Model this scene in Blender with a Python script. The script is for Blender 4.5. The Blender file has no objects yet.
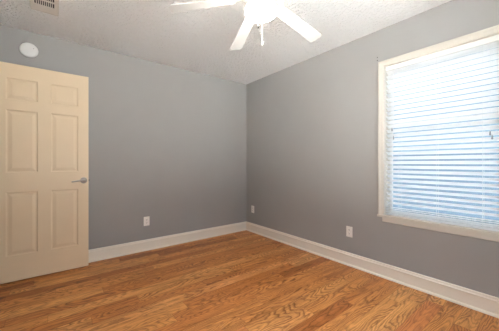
import bpy, bmesh, math, random
from mathutils import Vector, Matrix
R = math.radians
SC = bpy.context.scene
COL = SC.collection
random.seed(7)

# ------------------------------------------------------------------ camera
cam_d = bpy.data.cameras.new('camera')
cam = bpy.data.objects.new('camera', cam_d)
COL.objects.link(cam)
cam.location = (-2.5433, -3.3381, 1.1166)
cam.rotation_euler = (R(90), 0, R(51.98 - 90))
cam_d.sensor_fit = 'HORIZONTAL'
cam_d.sensor_width = 36.0
cam_d.lens = 36.0 * 249.6 / 499.0
cam_d.shift_y = -2.3 / 499.0
cam_d.clip_start = 0.02
SC.camera = cam

# ------------------------------------------------------------------ view / world / daylight
SC.view_settings.view_transform = 'Standard'
SC.view_settings.look = 'None'
SC.view_settings.gamma = 1.0
SC.view_settings.use_curve_mapping = False
SC.view_settings.exposure = 0.88
SC.cycles.use_denoising = True
SC.cycles.max_bounces = 14
SC.cycles.diffuse_bounces = 10
SC.cycles.glossy_bounces = 4
SC.cycles.transparent_max_bounces = 12
SC.cycles.sample_clamp_indirect = 0.0

W = bpy.data.worlds.new('sky')
SC.world = W
W.use_nodes = True
nt = W.node_tree
nt.nodes.clear()
w_out = nt.nodes.new('ShaderNodeOutputWorld')
w_bg = nt.nodes.new('ShaderNodeBackground')
w_tc = nt.nodes.new('ShaderNodeTexCoord')
w_sep = nt.nodes.new('ShaderNodeSeparateXYZ')
w_ramp = nt.nodes.new('ShaderNodeValToRGB')
nt.links.new(w_tc.outputs['Generated'], w_sep.inputs[0])
nt.links.new(w_sep.outputs['Z'], w_ramp.inputs[0])
nt.links.new(w_ramp.outputs[0], w_bg.inputs[0])
# the open sky behind and left of the house is brighter than the shaded side the blind faces (+x)
w_dot = nt.nodes.new('ShaderNodeVectorMath')
w_dot.operation = 'DOT_PRODUCT'
w_dot.inputs[1].default_value = (0.707, 0.707, 0.0)
nt.links.new(w_tc.outputs['Generated'], w_dot.inputs[0])
w_side = nt.nodes.new('ShaderNodeMapRange')
w_side.interpolation_type = 'SMOOTHSTEP'
w_side.inputs['From Min'].default_value = 0.0
w_side.inputs['From Max'].default_value = -0.75
w_side.inputs['To Min'].default_value = SKY_SHADE = 0.72
w_side.inputs['To Max'].default_value = SKY_OPEN = 1.2
nt.links.new(w_dot.outputs['Value'], w_side.inputs['Value'])
nt.links.new(w_side.outputs[0], w_bg.inputs[1])
nt.links.new(w_bg.outputs[0], w_out.inputs[0])
w_ramp.color_ramp.elements[0].position = 0.0
w_ramp.color_ramp.elements[0].color = (0.46, 0.63, 0.77, 1)
w_ramp.color_ramp.elements[1].position = 0.75
w_ramp.color_ramp.elements[1].color = (4.2, 4.7, 5.3, 1)
w_mid = w_ramp.color_ramp.elements.new(0.36)
w_mid.color = (0.50, 0.66, 0.79, 1)

sun_d = bpy.data.lights.new('sun', 'SUN')
sun = bpy.data.objects.new('sun', sun_d)
COL.objects.link(sun)
sun.location = (6, 1, 8)
sun_d.energy = 41.0
sun_d.angle = R(1.0)
sun_d.color = (1.0, 0.98, 0.95)
sun.rotation_euler = Vector((-0.10, 0.20, -0.97)).to_track_quat('-Z', 'Y').to_euler()

H = 2.44              # ceiling height
XL, YR = -3.03, -4.05  # left and rear wall faces; the far corner is the origin
WT = 0.16             # wall thickness
# window in the right wall / added unseen fill window in the rear wall (y0, y1, z0, z1)
WB = (-3.064, -2.228, 0.612, 2.062)
WR = (-2.90, -0.60, 0.32, 2.06)
WL = (-2.95, -2.40, 0.32, 1.85)   # added unseen fill window in the left wall, beside the camera


def portal(name, loc, rot, sx, sy):
    d = bpy.data.lights.new(name, 'AREA')
    d.shape = 'RECTANGLE'
    d.size, d.size_y = sx, sy
    d.cycles.is_portal = True
    o = bpy.data.objects.new(name, d)
    COL.objects.link(o)
    o.location = loc
    o.rotation_euler = rot


portal('sky_portal', (WT + 0.03, (WB[0] + WB[1]) / 2, (WB[2] + WB[3]) / 2), (0, R(90), 0), WB[3] - WB[2], WB[1] - WB[0])
portal('sky_portal', ((WR[0] + WR[1]) / 2, YR - WT - 0.03, (WR[2] + WR[3]) / 2), (R(90), 0, 0), WR[1] - WR[0], WR[3] - WR[2])

portal('sky_portal', (XL - WT - 0.03, (WL[0] + WL[1]) / 2, (WL[2] + WL[3]) / 2), (0, R(-90), 0), WL[3] - WL[2], WL[1] - WL[0])


# ------------------------------------------------------------------ materials
def new_mat(name):
    m = bpy.data.materials.new(name)
    m.use_nodes = True
    return m, m.node_tree, m.node_tree.nodes['Principled BSDF']


def simple(name, col, rough=0.5, metal=0.0, spec=0.5, noise=0.0, nscale=40.0, bump=0.0, bscale=200.0):
    m, t, b = new_mat(name)
    b.inputs['Base Color'].default_value = (*col, 1)
    b.inputs['Roughness'].default_value = rough
    b.inputs['Metallic'].default_value = metal
    b.inputs['Specular IOR Level'].default_value = spec
    tc = t.nodes.new('ShaderNodeTexCoord')
    if noise > 0:
        n = t.nodes.new('ShaderNodeTexNoise')
        n.inputs['Scale'].default_value = nscale
        n.inputs['Detail'].default_value = 4
        r = t.nodes.new('ShaderNodeValToRGB')
        r.color_ramp.elements[0].position = 0.3
        r.color_ramp.elements[1].position = 0.7
        r.color_ramp.elements[0].color = tuple(c * (1 - noise) for c in col) + (1,)
        r.color_ramp.elements[1].color = tuple(min(1, c * (1 + noise)) for c in col) + (1,)
        t.links.new(tc.outputs['Object'], n.inputs['Vector'])
        t.links.new(n.outputs['Fac'], r.inputs[0])
        t.links.new(r.outputs[0], b.inputs['Base Color'])
    if bump > 0:
        n2 = t.nodes.new('ShaderNodeTexNoise')
        n2.inputs['Scale'].default_value = bscale
        n2.inputs['Detail'].default_value = 3
        bp = t.nodes.new('ShaderNodeBump')
        bp.inputs['Strength'].default_value = bump
        bp.inputs['Distance'].default_value = 0.002
        t.links.new(tc.outputs['Object'], n2.inputs['Vector'])
        t.links.new(n2.outputs['Fac'], bp.inputs['Height'])
        t.links.new(bp.outputs[0], b.inputs['Normal'])
    return m


M = {}
M['wall'] = simple('grey_blue_wall_paint', (0.362, 0.357, 0.350), 0.62, spec=0.35, noise=0.015, nscale=3.0, bump=0.12, bscale=140)
M['trim'] = simple('cream_trim_paint', (0.84, 0.775, 0.68), 0.38, noise=0.01, nscale=8)
M['window_trim'] = simple('dimmed_window_trim', (0.62, 0.585, 0.525), 0.4, noise=0.01, nscale=8)  # same cream as the trim, darkened to offset strong light on the casing
M['door'] = simple('cream_door_paint', (0.79, 0.635, 0.445), 0.42, noise=0.012, nscale=6)
M['white'] = simple('white_enamel', (0.82, 0.82, 0.80), 0.4)
M['fan_white'] = simple('white_fan_finish', (0.66, 0.66, 0.655), 0.42)
M['slat'] = simple('white_blind_slat', (0.90, 0.905, 0.91), 0.45)
def slat_mat():
    m, t, b = new_mat('white_translucent_slat')
    b.inputs['Base Color'].default_value = (0.93, 0.93, 0.93, 1)
    b.inputs['Roughness'].default_value = 0.45
    tl = t.nodes.new('ShaderNodeBsdfTranslucent')
    tl.inputs[0].default_value = (0.97, 0.975, 0.98, 1)
    mx = t.nodes.new('ShaderNodeMixShader')
    mx.inputs[0].default_value = 0.62
    t.links.new(b.outputs[0], mx.inputs[1])
    t.links.new(tl.outputs[0], mx.inputs[2])
    t.links.new(mx.outputs[0], t.nodes['Material Output'].inputs[0])
    return m


M['slat'] = slat_mat()
M['fence'] = simple('added_fence_blue_grey', (0.21, 0.28, 0.34), 0.7)
M['cord'] = simple('white_cord', (0.78, 0.78, 0.76), 0.7)
M['tassel'] = simple('clear_grey_tassel', (0.33, 0.34, 0.36), 0.35)
M['vinyl'] = simple('white_vinyl', (0.80, 0.81, 0.82), 0.4)
M['plastic'] = simple('white_plastic', (0.86, 0.84, 0.80), 0.35)
M['detector'] = simple('white_detector_plastic', (0.76, 0.76, 0.76), 0.5)
M['dark'] = simple('dark_slot', (0.02, 0.02, 0.02), 0.7)
M['duct'] = simple('dark_duct', (0.035, 0.035, 0.04), 0.8)
M['knob'] = simple('black_knob', (0.004, 0.004, 0.004), 0.6, spec=0.1)
M['nickel'] = simple('satin_nickel', (0.47, 0.44, 0.41), 0.28, metal=1.0)
M['steel'] = simple('dark_steel', (0.10, 0.10, 0.10), 0.4, metal=0.8)
M['vent'] = simple('vent_enamel', (0.70, 0.67, 0.63), 0.5)
M['soil'] = simple('outside_ground', (0.022, 0.022, 0.021), 0.95, noise=0.2, nscale=4)
M['patio'] = simple('added_patio_concrete', (0.62, 0.60, 0.56), 0.9, noise=0.05, nscale=3)
M['hall'] = simple('hall_paint', (0.45, 0.44, 0.42), 0.7)


def glass():
    m, t, b = new_mat('window_glass')
    out = t.nodes['Material Output']
    tr = t.nodes.new('ShaderNodeBsdfTransparent')
    tr.inputs[0].default_value = (0.95, 0.98, 1.0, 1)
    gl = t.nodes.new('ShaderNodeBsdfGlossy')
    gl.inputs['Roughness'].default_value = 0.22
    fr = t.nodes.new('ShaderNodeFresnel')
    fr.inputs['IOR'].default_value = 1.22
    mx = t.nodes.new('ShaderNodeMixShader')
    t.links.new(fr.outputs[0], mx.inputs[0])
    t.links.new(tr.outputs[0], mx.inputs[1])
    t.links.new(gl.outputs[0], mx.inputs[2])
    t.links.new(mx.outputs[0], out.inputs[0])
    return m


def lamp_glass(strength):
    m, t, b = new_mat('lit_frosted_globe')
    b.inputs['Base Color'].default_value = (0.9, 0.9, 0.88, 1)
    b.inputs['Roughness'].default_value = 0.4
    b.inputs['Emission Color'].default_value = (1.0, 0.90, 0.78, 1)
    b.inputs['Emission Strength'].default_value = strength
    return m


def ceiling_mat():
    m, t, b = new_mat('knockdown_ceiling')
    b.inputs['Base Color'].default_value = (0.87, 0.88, 0.89, 1)
    b.inputs['Roughness'].default_value = 0.85
    b.inputs['Specular IOR Level'].default_value = 0.2
    tc = t.nodes.new('ShaderNodeTexCoord')
    n = t.nodes.new('ShaderNodeTexNoise')
    n.inputs['Scale'].default_value = 38
    n.inputs['Detail'].default_value = 3
    n.inputs['Roughness'].default_value = 0.6
    r = t.nodes.new('ShaderNodeValToRGB')
    r.color_ramp.elements[0].position = 0.42
    r.color_ramp.elements[1].position = 0.58
    bp = t.nodes.new('ShaderNodeBump')
    bp.inputs['Strength'].default_value = 1.0
    bp.inputs['Distance'].default_value = 0.011
    t.links.new(tc.outputs['Object'], n.inputs['Vector'])
    t.links.new(n.outputs['Fac'], r.inputs[0])
    t.links.new(r.outputs[0], bp.inputs['Height'])
    t.links.new(bp.outputs[0], b.inputs['Normal'])
    return m


def floor_mat():
    """strip oak: boards run along x, 11 cm wide, random lengths, cathedral grain"""
    m, t, b = new_mat('oak_strip_floor')
    N, L = t.nodes, t.links

    def math_(op, a, c=None, d=None):
        n = N.new('ShaderNodeMath')
        n.operation = op
        for i, v in enumerate((a, c, d)):
            if v is None:
                continue
            if isinstance(v, (int, float)):
                n.inputs[i].default_value = v
            else:
                L.new(v, n.inputs[i])
        return n.outputs[0]

    def comb(x, y, z):
        n = N.new('ShaderNodeCombineXYZ')
        for i, v in enumerate((x, y, z)):
            if isinstance(v, (int, float)):
                n.inputs[i].default_value = v
            else:
                L.new(v, n.inputs[i])
        return n.outputs[0]

    def white(vec):
        n = N.new('ShaderNodeTexWhiteNoise')
        n.noise_dimensions = '3D'
        L.new(vec, n.inputs['Vector'])
        return n.outputs['Value']

    def noise(vec, detail=2.0, rough=0.5):
        n = N.new('ShaderNodeTexNoise')
        n.inputs['Scale'].default_value = 1.0
        n.inputs['Detail'].default_value = detail
        n.inputs['Roughness'].default_value = rough
        L.new(vec, n.inputs['Vector'])
        return n.outputs['Fac']

    def ramp(v, stops):
        n = N.new('ShaderNodeValToRGB')
        e = n.color_ramp.elements
        while len(e) < len(stops):
            e.new(0.5)
        for el, (p, c) in zip(e, stops):
            el.position = p
            el.color = (*c, 1)
        L.new(v, n.inputs[0])
        return n.outputs[0]

    def mixc(fac, a, c, mode='MIX'):
        n = N.new('ShaderNodeMix')
        n.data_type = 'RGBA'
        n.blend_type = mode
        for s, v in ((0, fac), (6, a), (7, c)):
            if isinstance(v, (int, float)):
                n.inputs[s].default_value = v
            elif isinstance(v, tuple):
                n.inputs[s].default_value = v
            else:
                L.new(v, n.inputs[s])
        return n.outputs[2]

    tc = N.new('ShaderNodeTexCoord')
    sp = N.new('ShaderNodeSeparateXYZ')
    L.new(tc.outputs['Object'], sp.inputs[0])
    x, y = sp.outputs['X'], sp.outputs['Y']
    BW = 0.11
    yr = math_('DIVIDE', math_('ADD', y, 2.735), BW)
    row = math_('FLOOR', yr)
    fy = math_('FRACT', yr)
    h1 = white(comb(row, 3.7, 1.3))
    h2 = white(comb(row, 9.1, 5.2))
    blen = math_('ADD', 0.75, math_('MULTIPLY', h2, 0.7))
    xr = math_('DIVIDE', math_('ADD', x, math_('MULTIPLY', h1, 3.0)), blen)
    seg = math_('FLOOR', xr)
    fx = math_('FRACT', xr)
    hb = white(comb(row, seg, 2.0))
    hc = white(comb(row, seg, 7.0))
    hd = white(comb(row, seg, 11.0))
    # grain coordinates, shifted per board
    ox = math_('ADD', x, math_('MULTIPLY', hb, 37.0))
    oy = math_('ADD', y, math_('MULTIPLY', hc, 23.0))
    # large field whose contour lines are the growth rings
    field = noise(comb(math_('MULTIPLY', ox, 1.35), math_('MULTIPLY', oy, 6.5), math_('MULTIPLY', hd, 9.0)), 1.5, 0.4)
    warp = noise(comb(math_('MULTIPLY', ox, 16.0), math_('MULTIPLY', oy, 42.0), 0.0), 2.0, 0.55)
    field = math_('ADD', field, math_('MULTIPLY', math_('SUBTRACT', warp, 0.5), 0.045))
    rings = math_('FRACT', math_('MULTIPLY', field, math_('ADD', 20.0, math_('MULTIPLY', hd, 12.0))))
    ring_c = ramp(rings, [(0.0, (0.05,) * 3), (0.22, (0.55,) * 3), (0.50, (1.0,) * 3), (0.84, (0.80,) * 3), (1.0, (0.05,) * 3)])
    fine = noise(comb(math_('MULTIPLY', ox, 5.0), math_('MULTIPLY', oy, 130.0), 4.0), 3.0, 0.65)
    broad = noise(comb(math_('MULTIPLY', ox, 1.6), math_('MULTIPLY', oy, 16.0), 8.0), 2.0, 0.5)
    base = ramp(hb, [(0.0, (0.430, 0.140, 0.036)), (0.10, (0.570, 0.210, 0.056)), (0.35, (0.655, 0.270, 0.080)), (0.65, (0.710, 0.315, 0.098)),
                     (0.90, (0.790, 0.395, 0.140)), (1.0, (0.660, 0.235, 0.076))])
    dark = ramp(hb, [(0.0, (0.105, 0.026, 0.005)), (0.5, (0.150, 0.046, 0.008)), (1.0, (0.150, 0.044, 0.008))])
    patch = ramp(noise(comb(math_('MULTIPLY', ox, 2.3), math_('MULTIPLY', oy, 10.0), 21.0), 1.0, 0.5), [(0.34, (0.45,) * 3), (0.58, (1.0,) * 3)])
    k = math_('MULTIPLY', math_('MULTIPLY', math_('SUBTRACT', 1.0, ring_c), patch), math_('ADD', 0.62, math_('MULTIPLY', hc, 0.38)))
    col = mixc(k, base, dark)
    f2 = ramp(fine, [(0.32, (0.58, 0.49, 0.40)), (0.52, (1.0, 1.0, 1.0)), (0.8, (1.08, 1.06, 1.02))])
    col = mixc(0.8, col, f2, 'MULTIPLY')
    b2 = ramp(broad, [(0.3, (0.74, 0.66, 0.60)), (0.58, (1.05, 1.04, 1.02))])
    col = mixc(0.8, col, b2, 'MULTIPLY')
    # seams
    ey = math_('MINIMUM', fy, math_('SUBTRACT', 1.0, fy))
    ex = math_('MULTIPLY', math_('MINIMUM', fx, math_('SUBTRACT', 1.0, fx)), blen)
    e = math_('MINIMUM', math_('MULTIPLY', ey, BW), ex)
    seam = ramp(math_('MULTIPLY', e, 100.0), [(0.05, (0.45, 0.36, 0.30)), (0.16, (1, 1, 1))])
    col = mixc(0.8, col, seam, 'MULTIPLY')
    L.new(col, b.inputs['Base Color'])
    b.inputs['Specular IOR Level'].default_value = 0.33
    L.new(math_('ADD', 0.30, math_('MULTIPLY', fine, 0.14)), b.inputs['Roughness'])
    bp = N.new('ShaderNodeBump')
    bp.inputs['Strength'].default_value = 0.12
    bp.inputs['Distance'].default_value = 0.001
    L.new(fine, bp.inputs['Height'])
    L.new(bp.outputs[0], b.inputs['Normal'])
    return m


M['glass'] = glass()
M['globe'] = lamp_glass(46.0)
M['ceiling'] = ceiling_mat()
M['floor'] = floor_mat()


# ------------------------------------------------------------------ mesh helpers
def build(name, bm, mat, parent=None, loc=None, smooth=False, bevel=0.0, seg=2):
    bmesh.ops.recalc_face_normals(bm, faces=bm.faces)
    me = bpy.data.meshes.new(name)
    bm.to_mesh(me)
    bm.free()
    me.materials.append(mat)
    o = bpy.data.objects.new(name, me)
    COL.objects.link(o)
    if smooth:
        for p in me.polygons:
            p.use_smooth = True
    if bevel > 0:
        md = o.modifiers.new('bevel', 'BEVEL')
        md.width = bevel
        md.segments = seg
        md.limit_method = 'ANGLE'
        md.angle_limit = R(40)
    if parent is not None:
        o.parent = parent
    if loc is not None:
        o.location = loc
    return o


def tag(o, label=None, cat=None, group=None, kind=None):
    for k, v in (('label', label), ('category', cat), ('group', group), ('kind', kind)):
        if v:
            o[k] = v
    return o


def thing(name, label, cat, loc=(0, 0, 0), rz=0.0, group=None, kind=None):
    o = bpy.data.objects.new(name, None)
    COL.objects.link(o)
    o.location = loc
    o.rotation_euler = (0, 0, rz)
    o.empty_display_size = 0.05
    return tag(o, label, cat, group, kind)


def box(bm, x0, x1, y0, y1, z0, z1):
    v = [bm.verts.new((x, y, z)) for x in (x0, x1) for y in (y0, y1) for z in (z0, z1)]
    for f in ((0, 1, 3, 2), (4, 6, 7, 5), (0, 4, 5, 1), (2, 3, 7, 6), (0, 2, 6, 4), (1, 5, 7, 3)):
        bm.faces.new([v[i] for i in f])
    return v


def boxes(*bs):
    bm = bmesh.new()
    for b in bs:
        box(bm, *b)
    return bm


def lathe(bm, prof, n=32, axis='z', mat=None):
    """prof: (r, h) list from end to end; closed with caps where r == 0"""
    rings = []
    for r, h in prof:
        if r < 1e-6:
            p = Vector((0, 0, h))
            rings.append([bm.verts.new(mat @ p if mat else p)])
        else:
            ring = []
            for i in range(n):
                a = 2 * math.pi * i / n
                p = Vector((r * math.cos(a), r * math.sin(a), h))
                ring.append(bm.verts.new(mat @ p if mat else p))
            rings.append(ring)
    for a, b in zip(rings, rings[1:]):
        for i in range(n):
            j = (i + 1) % n
            if len(a) == 1 and len(b) == 1:
                continue
            if len(a) == 1:
                bm.faces.new((a[0], b[i], b[j]))
            elif len(b) == 1:
                bm.faces.new((a[i], b[0], a[j]))
            else:
                bm.faces.new((a[i], b[i], b[j], a[j]))
    for ring in (rings[0], rings[-1]):
        if len(ring) > 1:
            bm.faces.new(ring)


def tube(bm, pts, r, n=8):
    pts = [Vector(p) for p in pts]
    rad = r if isinstance(r, (list, tuple)) else [r] * len(pts)
    rings = []
    for i, p in enumerate(pts):
        d = (pts[min(i + 1, len(pts) - 1)] - pts[max(i - 1, 0)]).normalized()
        u = d.cross(Vector((0, 0, 1)))
        if u.length < 1e-3:
            u = d.cross(Vector((1, 0, 0)))
        u.normalize()
        v = d.cross(u)
        rings.append([bm.verts.new(p + (u * math.cos(2 * math.pi * k / n) + v * math.sin(2 * math.pi * k / n)) * rad[i]) for k in range(n)])
    for a, b in zip(rings, rings[1:]):
        for k in range(n):
            bm.faces.new((a[k], a[(k + 1) % n], b[(k + 1) % n], b[k]))
    bm.faces.new(rings[0])
    bm.faces.new(list(reversed(rings[-1])))


def molding(bm, prof, A, B, wdir, ndir, mA=0.0, mB=0.0, by='u'):
    """extrude closed profile (u along wdir, t along ndir) from A to B; mitre ends by u or t"""
    A, B, wdir, ndir = Vector(A), Vector(B), Vector(wdir), Vector(ndir)
    d = (B - A).normalized()
    ra, rb = [], []
    for u, t in prof:
        s = u if by == 'u' else t
        q = wdir * u + ndir * t
        ra.append(bm.verts.new(A + q + d * (mA * s)))
        rb.append(bm.verts.new(B + q - d * (mB * s)))
    n = len(prof)
    for i in range(n):
        bm.faces.new((ra[i], ra[(i + 1) % n], rb[(i + 1) % n], rb[i]))
    bm.faces.new(ra)
    bm.faces.new(list(reversed(rb)))


def S(name, bm, mat, label, cat, parent=None, **kw):
    o = build(name, bm, mat, parent, **kw)
    return tag(o, label, cat, None, 'structure')


# ------------------------------------------------------------------ room shell
HX = -4.25   # far side of the hall
S('ground', boxes((-30, 30, -30, 30, -0.55, -0.45)), M['soil'], 'dark planted ground outside beyond the window', 'ground')
S('added_light_screen', boxes((0.0, 0.14, -14.0, YR - WT, -0.46, 2.3)), M['hall'], 'unseen wall added to keep patio light off the fence', 'garden wall')  # out of view, added to stop patio light reaching the fence
S('added_fence', boxes(*[(3.0, 3.03, -6.0 + 0.15 * i, -6.0 + 0.15 * i + 0.147, -0.46, 1.30) for i in range(88)], (3.03, 3.07, -6.0, 7.2, 0.0, 0.1), (3.03, 3.07, -6.0, 7.2, 1.0, 1.1)),
  M['fence'], 'blue grey board fence added outside to hide the bright ground from the window', 'fence')  # added to block the sunlit ground visible between the slats
S('added_patio', boxes((-14, 0.0, -14, YR - WT, -0.46, -0.30), (-14, XL - WT, YR - WT, -1.52, -0.46, -0.30)), M['patio'], 'pale concrete patio added unseen to bounce sun through the rear and left windows', 'patio')  # unseen reflector slab, added to send sunlight up onto the ceiling
S('roof', boxes((XL - WT, WT + 0.20, YR - WT, WT, H + 0.152, H + 0.30), (HX - 0.12, XL - WT, -1.52, WT, H + 0.152, H + 0.30)), M['hall'], 'flat roof with an eave sized to shade the side window', 'roof')  # unseen; eave depth chosen to keep direct sun off the blind
S('floor', boxes((XL - WT, WT, YR - WT, WT, -0.15, 0.0), (HX, XL - WT, -1.4, WT, -0.15, 0.0)), M['floor'], 'glossy orange brown oak strip floor with swirling grain', 'floor')
S('ceiling', boxes((XL - WT, WT, YR - WT, WT, H, H + 0.15), (HX, XL - WT, -1.4, WT, H, H + 0.15)), M['ceiling'], 'white knockdown textured ceiling', 'ceiling')
S('wall_back', boxes((HX, WT, 0, WT, 0, H)), M['wall'], 'grey wall behind the open door and smoke detector', 'wall')
S('wall_right', boxes((0, WT, YR, WB[0], 0, H), (0, WT, WB[1], 0, 0, H), (0, WT, WB[0], WB[1], 0, WB[2] - 0.03),
                      (0, WT, WB[0], WB[1], WB[3] + 0.012, H)), M['wall'], 'grey wall around the bright window', 'wall')
DY0, DY1, DH = -0.925, -0.152, 2.055
S('wall_left', boxes((XL - WT, XL, YR, WL[0], 0, H), (XL - WT, XL, WL[1], DY0, 0, H), (XL - WT, XL, WL[0], WL[1], 0, WL[2] - 0.03),
                     (XL - WT, XL, WL[0], WL[1], WL[3] + 0.012, H), (XL - WT, XL, DY1, 0, 0, H), (XL - WT, XL, DY0, DY1, DH, H)),
  M['wall'], 'grey wall with the doorway, left of the room', 'wall')
S('wall_rear', boxes((XL - WT, WR[0], YR - WT, YR, 0, H), (WR[1], WT, YR - WT, YR, 0, H), (WR[0], WR[1], YR - WT, YR, 0, WR[2]),
                     (WR[0], WR[1], YR - WT, YR, WR[3], H)), M['wall'], 'grey rear wall behind the camera', 'wall')
S('wall_hall', boxes((HX - 0.12, HX, -1.4, WT, 0, H), (HX - 0.12, XL - WT, -1.52, -1.4, 0, H)), M['hall'], 'plain hall wall beyond the doorway', 'wall')

# baseboards: tall board, stepped cap, quarter-round shoe
BP = [(0.0, 0.0), (0.0, 0.026), (0.006, 0.0255), (0.013, 0.022), (0.018, 0.016), (0.019, 0.013), (0.104, 0.013), (0.106, 0.0175),
      (0.113, 0.0185), (0.118, 0.015), (0.121, 0.011), (0.126, 0.0105), (0.133, 0.009), (0.138, 0.005), (0.139, 0.0)]


def baseboard(name, A, B, ndir, mA, mB, label):
    bm = bmesh.new()
    molding(bm, BP, A, B, (0, 0, 1), ndir, mA, mB, 't')
    S(name, bm, M['trim'], label, 'baseboard')


baseboard('baseboard_back', (XL, 0, 0), (0, 0, 0), (0, -1, 0), 1, 1, 'cream baseboard along the wall behind the door')
baseboard('baseboard_right', (0, 0, 0), (0, YR, 0), (-1, 0, 0), 1, 1, 'cream baseboard along the window wall')
baseboard('baseboard_left', (XL, DY0 - 0.06, 0), (XL, YR, 0), (1, 0, 0), 0, 1, 'cream baseboard along the left wall')
baseboard('baseboard_rear', (XL, YR, 0), (0, YR, 0), (0, 1, 0), 1, 1, 'cream baseboard along the rear wall')

# door casing and jamb (left wall)
CP = [(0.0, 0.0), (0.0, 0.017), (0.006, 0.019), (0.018, 0.0185), (0.022, 0.015), (0.043, 0.012), (0.046, 0.013), (0.052, 0.011), (0.054, 0.008), (0.054, 0.0)]
bm = bmesh.new()
for (yy, sgn) in ((DY0, 1), (DY1, -1)):
    # profile u=0 is the outer edge
    molding(bm, CP, (XL, yy - sgn * 0.054, 0), (XL, yy - sgn * 0.054, DH + 0.054), (0, sgn, 0), (1, 0, 0), 0, 1)
molding(bm, CP, (XL, DY0 - 0.054, DH + 0.054), (XL, DY1 + 0.054, DH + 0.054), (0, 0, -1), (1, 0, 0), 1, 1)
box(bm, XL - WT, XL + 0.001, DY0 - 0.001, DY0 + 0.018, 0, DH)
box(bm, XL - WT, XL + 0.001, DY1 - 0.002, DY1 + 0.001, 0, DH)
box(bm, XL - WT, XL + 0.001, DY0, DY1, DH - 0.018, DH + 0.001)
S('trim_1', bm, M['trim'], 'cream door casing around the doorway in the left wall', 'door frame')


# ------------------------------------------------------------------ window in the right wall
def window(idx, y0, y1, z0, z1, loc, rz, label, stool=True):
    """local frame: +x points outdoors, y along the wall, wall face at x=0"""
    t = thing('window_%d' % idx, label, 'window', loc, rz, None, 'structure')
    cw = 0.054
    bm = bmesh.new()
    zb = z0 + 0.0005
    molding(bm, CP, (0, y1 + cw, zb), (0, y1 + cw, z1 + cw), (0, -1, 0), (-1, 0, 0), 0, 1)
    molding(bm, CP, (0, y0 - cw, zb), (0, y0 - cw, z1 + cw), (0, 1, 0), (-1, 0, 0), 0, 1)
    molding(bm, CP, (0, y0 - cw, z1 + cw), (0, y1 + cw, z1 + cw), (0, 0, -1), (-1, 0, 0), 1, 1)
    build('casing', bm, M['window_trim'], t)
    build('jamb', boxes((-0.002, 0.15, y1 - 0.001, y1 + 0.012, z0, z1), (-0.002, 0.15, y0 - 0.012, y0 + 0.001, z0, z1),
                        (-0.002, 0.15, y0 - 0.012, y1 + 0.012, z1 - 0.001, z1 + 0.012)), M['window_trim'], t)
    build('stool', boxes((-0.0005, 0.15, y0 - 0.0005, y1 + 0.0005, z0 - 0.020, z0), (-0.030, -0.0006, y0 - cw - 0.003, y1 + cw + 0.003, z0 - 0.020, z0)),
          M['window_trim'], t)
    ap = [(0.0, 0.0), (0.0, 0.012), (0.004, 0.0145), (0.042, 0.0145), (0.046, 0.010), (0.048, 0.006), (0.048, 0.0)]
    bm = bmesh.new()
    molding(bm, ap, (0, y0 - 0.014, z0 - 0.020), (0, y1 + 0.014, z0 - 0.020), (0, 0, -1), (-1, 0, 0), 0, 0)
    build('apron', bm, M['window_trim'], t)
    zm = z0 + 0.605 * (z1 - z0)
    s = 0.026
    for nm, a, b, xo in (('upper_sash', zm - 0.016, z1 - 0.004, 0.128), ('lower_sash', z0 + 0.004, zm + 0.016, 0.104)):
        ya, yb = y0 + 0.004, y1 - 0.004
        sash = build(nm, boxes((xo, xo + 0.022, ya, ya + s, a, b), (xo, xo + 0.022, yb - s, yb, a, b),
                               (xo, xo + 0.022, ya + s, yb - s, a, a + s * 0.9), (xo, xo + 0.022, ya + s, yb - s, b - s * 0.9, b)),
                     M['vinyl'], t, bevel=0.003)
        build('pane', boxes((xo + 0.009, xo + 0.012, ya + s - 0.005, yb - s + 0.005, a + s * 0.9 - 0.005, b - s * 0.9 + 0.005)), M['glass'], sash)
    return t


window(1, WB[0], WB[1], WB[2], WB[3], (0, 0, 0), 0, 'bright window with cream casing in the grey right wall')
window(2, -(WR[1] - WR[0]) / 2, (WR[1] - WR[0]) / 2, WR[2], WR[3], ((WR[0] + WR[1]) / 2, YR, 0), R(-90), 'added window in the unseen rear wall, filling the room with light')  # unseen, added as fill from behind the camera
window(3, -(WL[1] - WL[0]) / 2, (WL[1] - WL[0]) / 2, WL[2], WL[3], (XL, (WL[0] + WL[1]) / 2, 0), R(180), 'added window in the unseen left wall, lighting the wall opposite')  # unseen, added as fill from the camera's left

# ------------------------------------------------------------------ door, swung open against the back wall
DW, DT = 0.740, 0.035
DX0 = -2.2525 - DW
door = thing('door_1', 'cream six panel door standing open against the grey back wall', 'door', (DX0, -0.143, 0.012), 0, None, 'structure')


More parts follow.
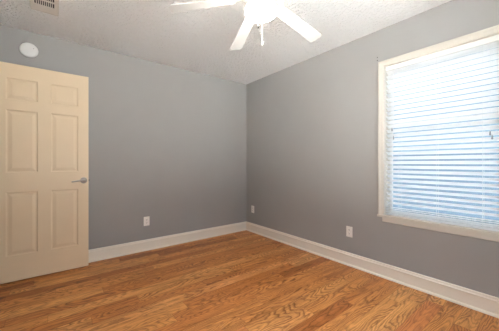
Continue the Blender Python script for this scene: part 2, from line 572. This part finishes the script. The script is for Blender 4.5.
def door_slab():
    bm = bmesh.new()
    hz = 2.034
    pu = [(0.096, 0.322), (0.422, 0.648)]
    pz = [(0.238, 0.833), (1.018, 1.603), (1.698, 1.900)]
    us = [0.0] + [v for p in pu for v in p] + [DW]
    zs = [0.0] + [v for p in pz for v in p] + [hz]

    def face(side):
        yb = 0.0 if side < 0 else DT

        def P(u, z, d):
            return bm.verts.new((u, yb - side * d, z))
        for i in range(len(us) - 1):
            for j in range(len(zs) - 1):
                a, b, c, d = us[i], us[i + 1], zs[j], zs[j + 1]
                if (a, b) in pu and (c, d) in pz:
                    rings = []
                    for ins, dep in ((0.0, 0.0), (0.003, 0.003), (0.009, 0.0060), (0.014, 0.0066), (0.020, 0.0060), (0.042, 0.0015), (0.048, 0.0015)):
                        rings.append([P(a + ins, c + ins, dep), P(b - ins, c + ins, dep), P(b - ins, d - ins, dep), P(a + ins, d - ins, dep)])
                    for r0, r1 in zip(rings, rings[1:]):
                        for k in range(4):
                            bm.faces.new((r0[k], r0[(k + 1) % 4], r1[(k + 1) % 4], r1[k]))
                    bm.faces.new(rings[-1])
                else:
                    bm.faces.new((P(a, c, 0), P(b, c, 0), P(b, d, 0), P(a, d, 0)))
    face(-1)
    face(1)
    for q in (((0, 0, 0), (0, DT, 0), (0, DT, hz), (0, 0, hz)), ((DW, 0, 0), (DW, DT, 0), (DW, DT, hz), (DW, 0, hz)),
              ((0, 0, 0), (DW, 0, 0), (DW, DT, 0), (0, DT, 0)), ((0, 0, hz), (DW, 0, hz), (DW, DT, hz), (0, DT, hz))):
        bm.faces.new([bm.verts.new(v) for v in q])
    bmesh.ops.remove_doubles(bm, verts=bm.verts, dist=1e-5)
    return bm


build('door_panel', door_slab(), M['door'], door)
HU, HZ = DW - 0.043, 0.922


def lever(side, name):
    y0 = 0.0 if side < 0 else DT
    o = thing(name, None, None, (HU, y0, HZ))
    o.parent = door
    o['label'] = 'satin nickel lever handle'
    T = Matrix.Rotation(R(90) if side < 0 else R(-90), 4, 'X')
    bm = bmesh.new()
    lathe(bm, [(0.0, 0.0), (0.031, 0.0), (0.032, 0.004), (0.030, 0.008), (0.022, 0.012), (0.013, 0.016), (0.0115, 0.024), (0.0115, 0.040), (0.0, 0.042)], 32, mat=T)
    build('rose', bm, M['nickel'], o, smooth=True)
    bm = bmesh.new()
    yy = side * 0.036
    if side > 0:
        yy = 0.036
    tube(bm, [(0.012, yy, 0.0), (0.004, yy, 0.001), (-0.02, yy, 0.001), (-0.05, yy * 1.04, -0.001), (-0.08, yy * 1.05, -0.006), (-0.102, yy * 1.02, -0.010), (-0.108, yy, -0.011)],
         [0.006, 0.0115, 0.0105, 0.0085, 0.007, 0.006, 0.003], 12)
    build('lever', bm, M['nickel'], o, smooth=True)


lever(-1, 'door_handle')
lever(1, 'door_handle')
lp = build('latch_plate', boxes((DW - 0.0005, DW + 0.0015, 0.006, DT - 0.006, HZ - 0.028, HZ + 0.028)), M['nickel'], door)
lb = bmesh.new()
box(lb, DW, DW + 0.010, 0.011, DT - 0.011, HZ - 0.006, HZ + 0.006)
build('latch_bolt', lb, M['steel'], lp)
for z in (0.25, 1.02, 1.80):
    bm = bmesh.new()
    lathe(bm, [(0, -0.046), (0.006, -0.044), (0.006, 0.044), (0, 0.046)], 12, mat=Matrix.Translation((-0.010, 0.004, z)))
    box(bm, -0.010, 0.0005, 0.004, 0.034, z - 0.044, z + 0.044)
    build('hinge', bm, M['nickel'], door)

# ------------------------------------------------------------------ window blind
by0, by1 = WB[0] + 0.005, WB[1] - 0.004
bxc = 0.044
blind = thing('window_blind', 'white horizontal slat blind lowered over the bright window', 'blind', (bxc, (by0 + by1) / 2, WB[2]))
hw = (by1 - by0) / 2
hz_top = WB[3] - WB[2]
bm = boxes((-0.028, 0.028, -hw, hw, hz_top - 0.044, hz_top - 0.002))
build('headrail', bm, M['white'], blind, bevel=0.003)
TILT = R(31)      # room-side edge up


def slat(bm, z, tilt):
    n = 6
    top, bot = [], []
    for e in (-hw + 0.002, hw - 0.002):
        tr, br = [], []
        for i in range(n + 1):
            s = -0.025 + 0.05 * i / n            # -: room side
            c = 0.0028 * (1 - (s / 0.025) ** 2)   # crown
            for lst, h in ((tr, c + 0.0013), (br, c - 0.0013)):
                lst.append(bm.verts.new((s * math.cos(tilt) + h * math.sin(tilt), e, z - s * math.sin(tilt) + h * math.cos(tilt))))
        top.append(tr)
        bot.append(br)
    for i in range(n):
        bm.faces.new((top[0][i], top[0][i + 1], top[1][i + 1], top[1][i]))
        bm.faces.new((bot[0][i], bot[1][i], bot[1][i + 1], bot[0][i + 1]))
        for k in (0, 1):
            bm.faces.new((top[k][i], bot[k][i], bot[k][i + 1], top[k][i + 1]))
    for i in (0, n):
        bm.faces.new((top[0][i], top[1][i], bot[1][i], bot[0][i]))


bm = bmesh.new()
PITCH = 0.0437
z = hz_top - 0.044 - 0.022
zl = []
while z > 0.085:
    slat(bm, z, TILT)
    zl.append(z)
    z -= PITCH
for k in range(4):                          # surplus slats stacked flat on the bottom rail
    slat(bm, 0.030 + 0.0150 * k, R(3))
build('slats', bm, M['slat'], blind)
build('bottom_rail', boxes((-0.025, 0.025, -hw + 0.002, hw - 0.002, 0.0015, 0.019)), M['slat'], blind, bevel=0.004)
for yy in (-2.351, -2.645, -2.935):
    ly = yy - (by0 + by1) / 2
    bm = bmesh.new()
    for xx in (-0.0275, 0.0275):
        tube(bm, [(xx, ly, hz_top - 0.044), (xx, ly, 0.012)], 0.0008, 6)
    build('ladder_cord', bm, M['cord'], blind)


def pull(name, yy, xo, zt):
    ly = yy - (by0 + by1) / 2
    bm = bmesh.new()
    tube(bm, [(-0.031, ly + xo * 0.3, hz_top - 0.036), (-0.033, ly + xo, hz_top - 0.3), (-0.033, ly + xo, zt)], 0.0009, 6)
    c = build(name, bm, M['cord'], blind)
    bm = bmesh.new()
    lathe(bm, [(0.0, 0.0), (0.0058, 0.001), (0.0062, 0.008), (0.004, 0.026), (0.0022, 0.034), (0.0, 0.035)], 14,
          mat=Matrix.Translation((-0.033, ly + xo, zt - 0.034)))
    tag(build('tassel', bm, M['tassel'], c, smooth=True), 'grey cord tassel')


pull('tilt_cord', -2.297, 0.004, 0.845)
pull('tilt_cord', -2.304, -0.002, 0.765)
pull('lift_cord', -2.982, 0.004, 0.745)
pull('lift_cord', -2.987, -0.002, 0.715)

# ------------------------------------------------------------------ ceiling fan
FX, FY = -1.417, -2.027
fan = thing('ceiling_fan', 'white five blade ceiling fan with lit globe and pull chains', 'ceiling fan', (FX, FY, H))
DROOP = R(9)        # the blades sag towards their tips
BZ = 2.168 + 0.628 * math.tan(DROOP) - H
bm = bmesh.new()
lathe(bm, [(0.0, -0.0005), (0.070, -0.0005), (0.073, -0.010), (0.066, -0.032), (0.040, -0.046), (0.0, -0.048)], 40)
build('canopy', bm, M['fan_white'], fan, smooth=True)
bm = bmesh.new()
lathe(bm, [(0.0, -0.044), (0.0125, -0.044), (0.0125, -0.088), (0.0, -0.089)], 20)
build('downrod', bm, M['fan_white'], fan, smooth=True)
bm = bmesh.new()
lathe(bm, [(0.0, -0.070), (0.030, -0.071), (0.085, -0.083), (0.104, -0.100), (0.106, -0.118), (0.106, -0.150), (0.096, -0.166), (0.070, -0.176), (0.0, -0.178)], 44)
build('motor_housing', bm, M['fan_white'], fan, smooth=True)
bm = bmesh.new()
lathe(bm, [(0.0, -0.172), (0.060, -0.173), (0.064, -0.196), (0.094, -0.222), (0.098, -0.236), (0.094, -0.245), (0.0, -0.246)], 40)
build('light_fitter', bm, M['fan_white'], fan, smooth=True)
bm = bmesh.new()
gp = [(0.074, -0.222)]
for i in range(0, 15):
    a = R(48) - (R(48) + R(90)) * i / 14
    gp.append((max(0.0, 0.112 * math.cos(a)), 2.168 - H + 0.050 * math.sin(a)))
gp[-1] = (0.0, gp[-1][1])
lathe(bm, gp, 44)
tag(build('globe', bm, M['globe'], fan, smooth=True), 'glowing frosted glass globe')
BT = Matrix.Rotation(R(-11), 4, 'X')     # blade pitch


def blade_bm():
    bm = bmesh.new()
    r0, r1 = 0.180, 0.632
    w0, w1, rc = 0.046, 0.060, 0.022
    outline = [(r0, -w0 + 0.012), (r0 + 0.012, -w0)]
    for i in range(7):
        a = -math.pi / 2 + math.pi / 2 * i / 6
        outline.append((r1 - rc + rc * math.cos(a), -w1 + rc + rc * math.sin(a)))
    for i in range(7):
        a = math.pi / 2 * i / 6
        outline.append((r1 - rc + rc * math.cos(a), w1 - rc + rc * math.sin(a)))
    outline += [(r0 + 0.012, w0), (r0, w0 - 0.012)]
    tops = [bm.verts.new(BT @ Vector((x, y, 0.003))) for x, y in outline]
    bots = [bm.verts.new(BT @ Vector((x, y, -0.003))) for x, y in outline]
    bm.faces.new(tops)
    bm.faces.new(list(reversed(bots)))
    n = len(outline)
    for i in range(n):
        bm.faces.new((tops[i], bots[i], bots[(i + 1) % n], tops[(i + 1) % n]))
    return bm


def iron_bm():
    """flat bracket: bolted under the motor, swept down to the upper face of the blade"""
    bm = bmesh.new()
    up_z = 0.014
    pts = [(0.060, 0.015, up_z - 0.003, 0), (0.100, 0.012, up_z - 0.003, 0), (0.130, 0.010, up_z * 0.72, 0.2), (0.160, 0.012, up_z * 0.35, 0.7), (0.185, 0.022, 0.0032, 1),
           (0.215, 0.032, 0.0032, 1), (0.245, 0.026, 0.0032, 1), (0.265, 0.008, 0.0032, 1)]
    up, dn = [], []
    for x, w, z, k in pts:
        T = Matrix.Rotation(R(-11) * k, 4, 'X')
        up.append([bm.verts.new(T @ Vector((x, s * w, z + 0.005))) for s in (-1, 1)])
        dn.append([bm.verts.new(T @ Vector((x, s * w, z))) for s in (-1, 1)])
    for i in range(len(pts) - 1):
        bm.faces.new((up[i][0], up[i + 1][0], up[i + 1][1], up[i][1]))
        bm.faces.new((dn[i][0], dn[i][1], dn[i + 1][1], dn[i + 1][0]))
        for s in (0, 1):
            bm.faces.new((up[i][s], dn[i][s], dn[i + 1][s], up[i + 1][s]))
    for i in (0, len(pts) - 1):
        bm.faces.new((up[i][0], up[i][1], dn[i][1], dn[i][0]))
    for x, yv in ((0.212, -0.014), (0.212, 0.014), (0.245, 0.0)):
        lathe(bm, [(0.0, -0.0055), (0.004, -0.0050), (0.005, -0.0030), (0.0, -0.0028)], 10, mat=BT @ Matrix.Translation((x, yv, 0)))
    return bm


blade0 = build('blade', blade_bm(), M['fan_white'], fan, bevel=0.0015)
iron0 = build('blade_iron', iron_bm(), M['fan_white'], blade0)
for k in range(5):
    b_ = blade0 if k == 0 else blade0.copy()
    if k:
        COL.objects.link(b_)
        b_.parent = fan
        i_ = iron0.copy()
        COL.objects.link(i_)
        i_.parent = b_
    b_.location = (0, 0, BZ)
    b_.rotation_euler = (0, DROOP, R(72.0 + 72 * k))


def chain(px, py, zbot, mat, knobmat, lab):
    bm = bmesh.new()
    q = 0.112 / math.hypot(px, py) * 1.03
    tube(bm, [(px * q * 0.70, py * q * 0.70, -0.207), (px * q, py * q, -0.209), (px * q * 1.01, py * q * 1.01, -0.222), (px * q * 1.01, py * q * 1.01, zbot)], 0.0007, 6)
    c = build('pull_chain', bm, M[mat], fan)
    bm = bmesh.new()
    lathe(bm, [(0.0, 0.0), (0.0042, 0.002), (0.0055, 0.009), (0.0044, 0.016), (0.0020, 0.021), (0.0, 0.022)], 16,
          mat=Matrix.Translation((px * q * 1.01, py * q * 1.01, zbot - 0.02)))
    tag(build('pull_knob', bm, M[knobmat], c, smooth=True), lab)


# chains hang on the far side of the globe
CH = math.atan2(1.297, 1.113)
chain(math.cos(CH - 0.07), math.sin(CH - 0.07), 2.005 - H, 'cord', 'white', 'white pull knob')
chain(math.cos(CH + 0.17), math.sin(CH + 0.17), 2.130 - H, 'cord', 'knob', 'dark pull knob')

# ------------------------------------------------------------------ smoke detector on the back wall
det = thing('smoke_detector', 'round white smoke detector on the grey wall above the door', 'smoke detector', (-2.742, 0, 2.243))
T = Matrix.Rotation(R(90), 4, 'X')
bm = bmesh.new()
lathe(bm, [(0, 0), (0.066, 0.0), (0.066, 0.012), (0.060, 0.016), (0, 0.016)], 48, mat=T)
build('mounting_base', bm, M['detector'], det, smooth=False)
bm = bmesh.new()
lathe(bm, [(0.060, 0.014), (0.071, 0.018), (0.072, 0.028), (0.068, 0.036), (0.056, 0.041), (0.054, 0.0405), (0.050, 0.0425), (0.030, 0.045), (0.0, 0.0455)], 48, mat=T)
build('cover', bm, M['detector'], det, smooth=True)
bm = bmesh.new()
lathe(bm, [(0, 0.044), (0.012, 0.044), (0.012, 0.0465), (0.010, 0.0475), (0, 0.0475)], 20, mat=Matrix.Translation((0.0, 0, -0.028)) @ T)
build('test_button', bm, M['detector'], det)
bm = bmesh.new()
lathe(bm, [(0, 0.042), (0.003, 0.042), (0.003, 0.0455), (0, 0.046)], 10, mat=Matrix.Translation((0.036, 0, 0.018)) @ T)
build('indicator_light', bm, M['steel'], det)

# ------------------------------------------------------------------ ceiling vent
vent = thing('ceiling_vent', 'rectangular white register with dark slots in the ceiling corner', 'ceiling vent', (-2.608, -0.7225, H))
VX, VY = 0.094, 0.2085
SX, SY0, SY1 = 0.064, 0.012, 0.086      # slotted banks
bm = bmesh.new()
prof = [(0.0, 0.0), (0.0, 0.004), (0.003, 0.0075), (0.009, 0.0085), (0.012, 0.0085), (0.012, 0.0)]
molding(bm, prof, (-VX, -VY, -0.0003), (VX, -VY, -0.0003), (0, 1, 0), (0, 0, -1), 1, 1)
molding(bm, prof, (-VX, VY, -0.0003), (VX, VY, -0.0003), (0, -1, 0), (0, 0, -1), 1, 1)
molding(bm, prof, (-VX, -VY, -0.0003), (-VX, VY, -0.0003), (1, 0, 0), (0, 0, -1), 1, 1)
molding(bm, prof, (VX, -VY, -0.0003), (VX, VY, -0.0003), (-1, 0, 0), (0, 0, -1), 1, 1)
build('frame', bm, M['vent'], vent)
e = 0.0118
build('face_plate', boxes((-VX + e, -SX, -VY + e, VY - e, -0.0070, -0.0050), (SX, VX - e, -VY + e, VY - e, -0.0070, -0.0050),
                          (-SX, SX, SY1, VY - e, -0.0070, -0.0050), (-SX, SX, -VY + e, -SY1, -0.0070, -0.0050),
                          (-SX, SX, -SY0, SY0, -0.0070, -0.0050)), M['vent'], vent)
build('duct_backing', boxes((-SX - 0.004, SX + 0.004, -SY1 - 0.004, SY1 + 0.004, -0.0022, -0.0005)), M['duct'], vent)
bm = bmesh.new()
for i in range(1, 10):
    xx = -SX + 2 * SX * i / 10
    for ya, yb in ((SY0, SY1), (-SY1, -SY0)):
        box(bm, xx - 0.0026, xx + 0.0026, ya, yb, -0.0068, -0.0024)
build('louvers', bm, M['vent'], vent)

# ------------------------------------------------------------------ wall outlets
def outlet(loc, rz, label):
    """local: plate faces -y"""
    t = thing('wall_outlet', label, 'outlet', loc, rz, 'white duplex outlets low on the walls')
    build('cover_plate', boxes((-0.036, 0.036, -0.006, -0.0002, -0.058, 0.058)), M['plastic'], t, bevel=0.0025)
    T = Matrix.Rotation(R(90), 4, 'X')
    for s in (-1, 1):
        bm = bmesh.new()
        zc = s * 0.0195
        pts = []
        for i in range(24):
            a = 2 * math.pi * i / 24
            pts.append((0.0172 * math.cos(a), max(-0.0140, min(0.0140, 0.0172 * math.sin(a)))))
        f0 = [bm.verts.new((x, -0.0055, zc + z)) for x, z in pts]
        f1 = [bm.verts.new((x, -0.0082, zc + z)) for x, z in pts]
        bm.faces.new(f1)
        bm.faces.new(f0)
        for i in range(24):
            bm.faces.new((f0[i], f0[(i + 1) % 24], f1[(i + 1) % 24], f1[i]))
        rcp = build('receptacle', bm, M['plastic'], t)
        bm = bmesh.new()
        box(bm, -0.0075, -0.0048, -0.0086, -0.0080, zc - 0.0005, zc + 0.0085)
        box(bm, 0.0048, 0.0075, -0.0086, -0.0080, zc + 0.0005, zc + 0.0080)
        lathe(bm, [(0, 0.0080), (0.0028, 0.0080), (0.0028, 0.0086), (0, 0.0086)], 12, mat=Matrix.Translation((0, 0, zc - 0.0075)) @ T)
        build('slot', bm, M['dark'], rcp)
    bm = bmesh.new()
    lathe(bm, [(0, 0.0055), (0.0032, 0.0058), (0.0026, 0.0070), (0, 0.0072)], 12, mat=T)
    build('screw', bm, M['plastic'], t)


outlet((-1.611, 0, 0.373), 0, 'white outlet on the back wall between the door and the corner')
outlet((0, -0.176, 0.368), R(-90), 'white outlet on the window wall close to the room corner')
outlet((0, -1.861, 0.368), R(-90), 'white outlet on the window wall, nearest the window')

# two small screws left in the wall by the window casing
for zz, lab in ((2.170, 'upper of two tiny dark screws beside the window casing corner'), (2.140, 'lower of two tiny dark screws beside the window casing corner')):
    bm = bmesh.new()
    lathe(bm, [(0, -0.003), (0.0022, -0.003), (0.0022, 0.004), (0.0050, 0.005), (0.0045, 0.0075), (0, 0.008)], 12, mat=Matrix.Rotation(R(-90), 4, 'Y'))
    o = build('wall_screw', bm, M['steel'], None, loc=(0, -2.163, zz))
    tag(o, lab, 'screw', 'curtain screws by the window')
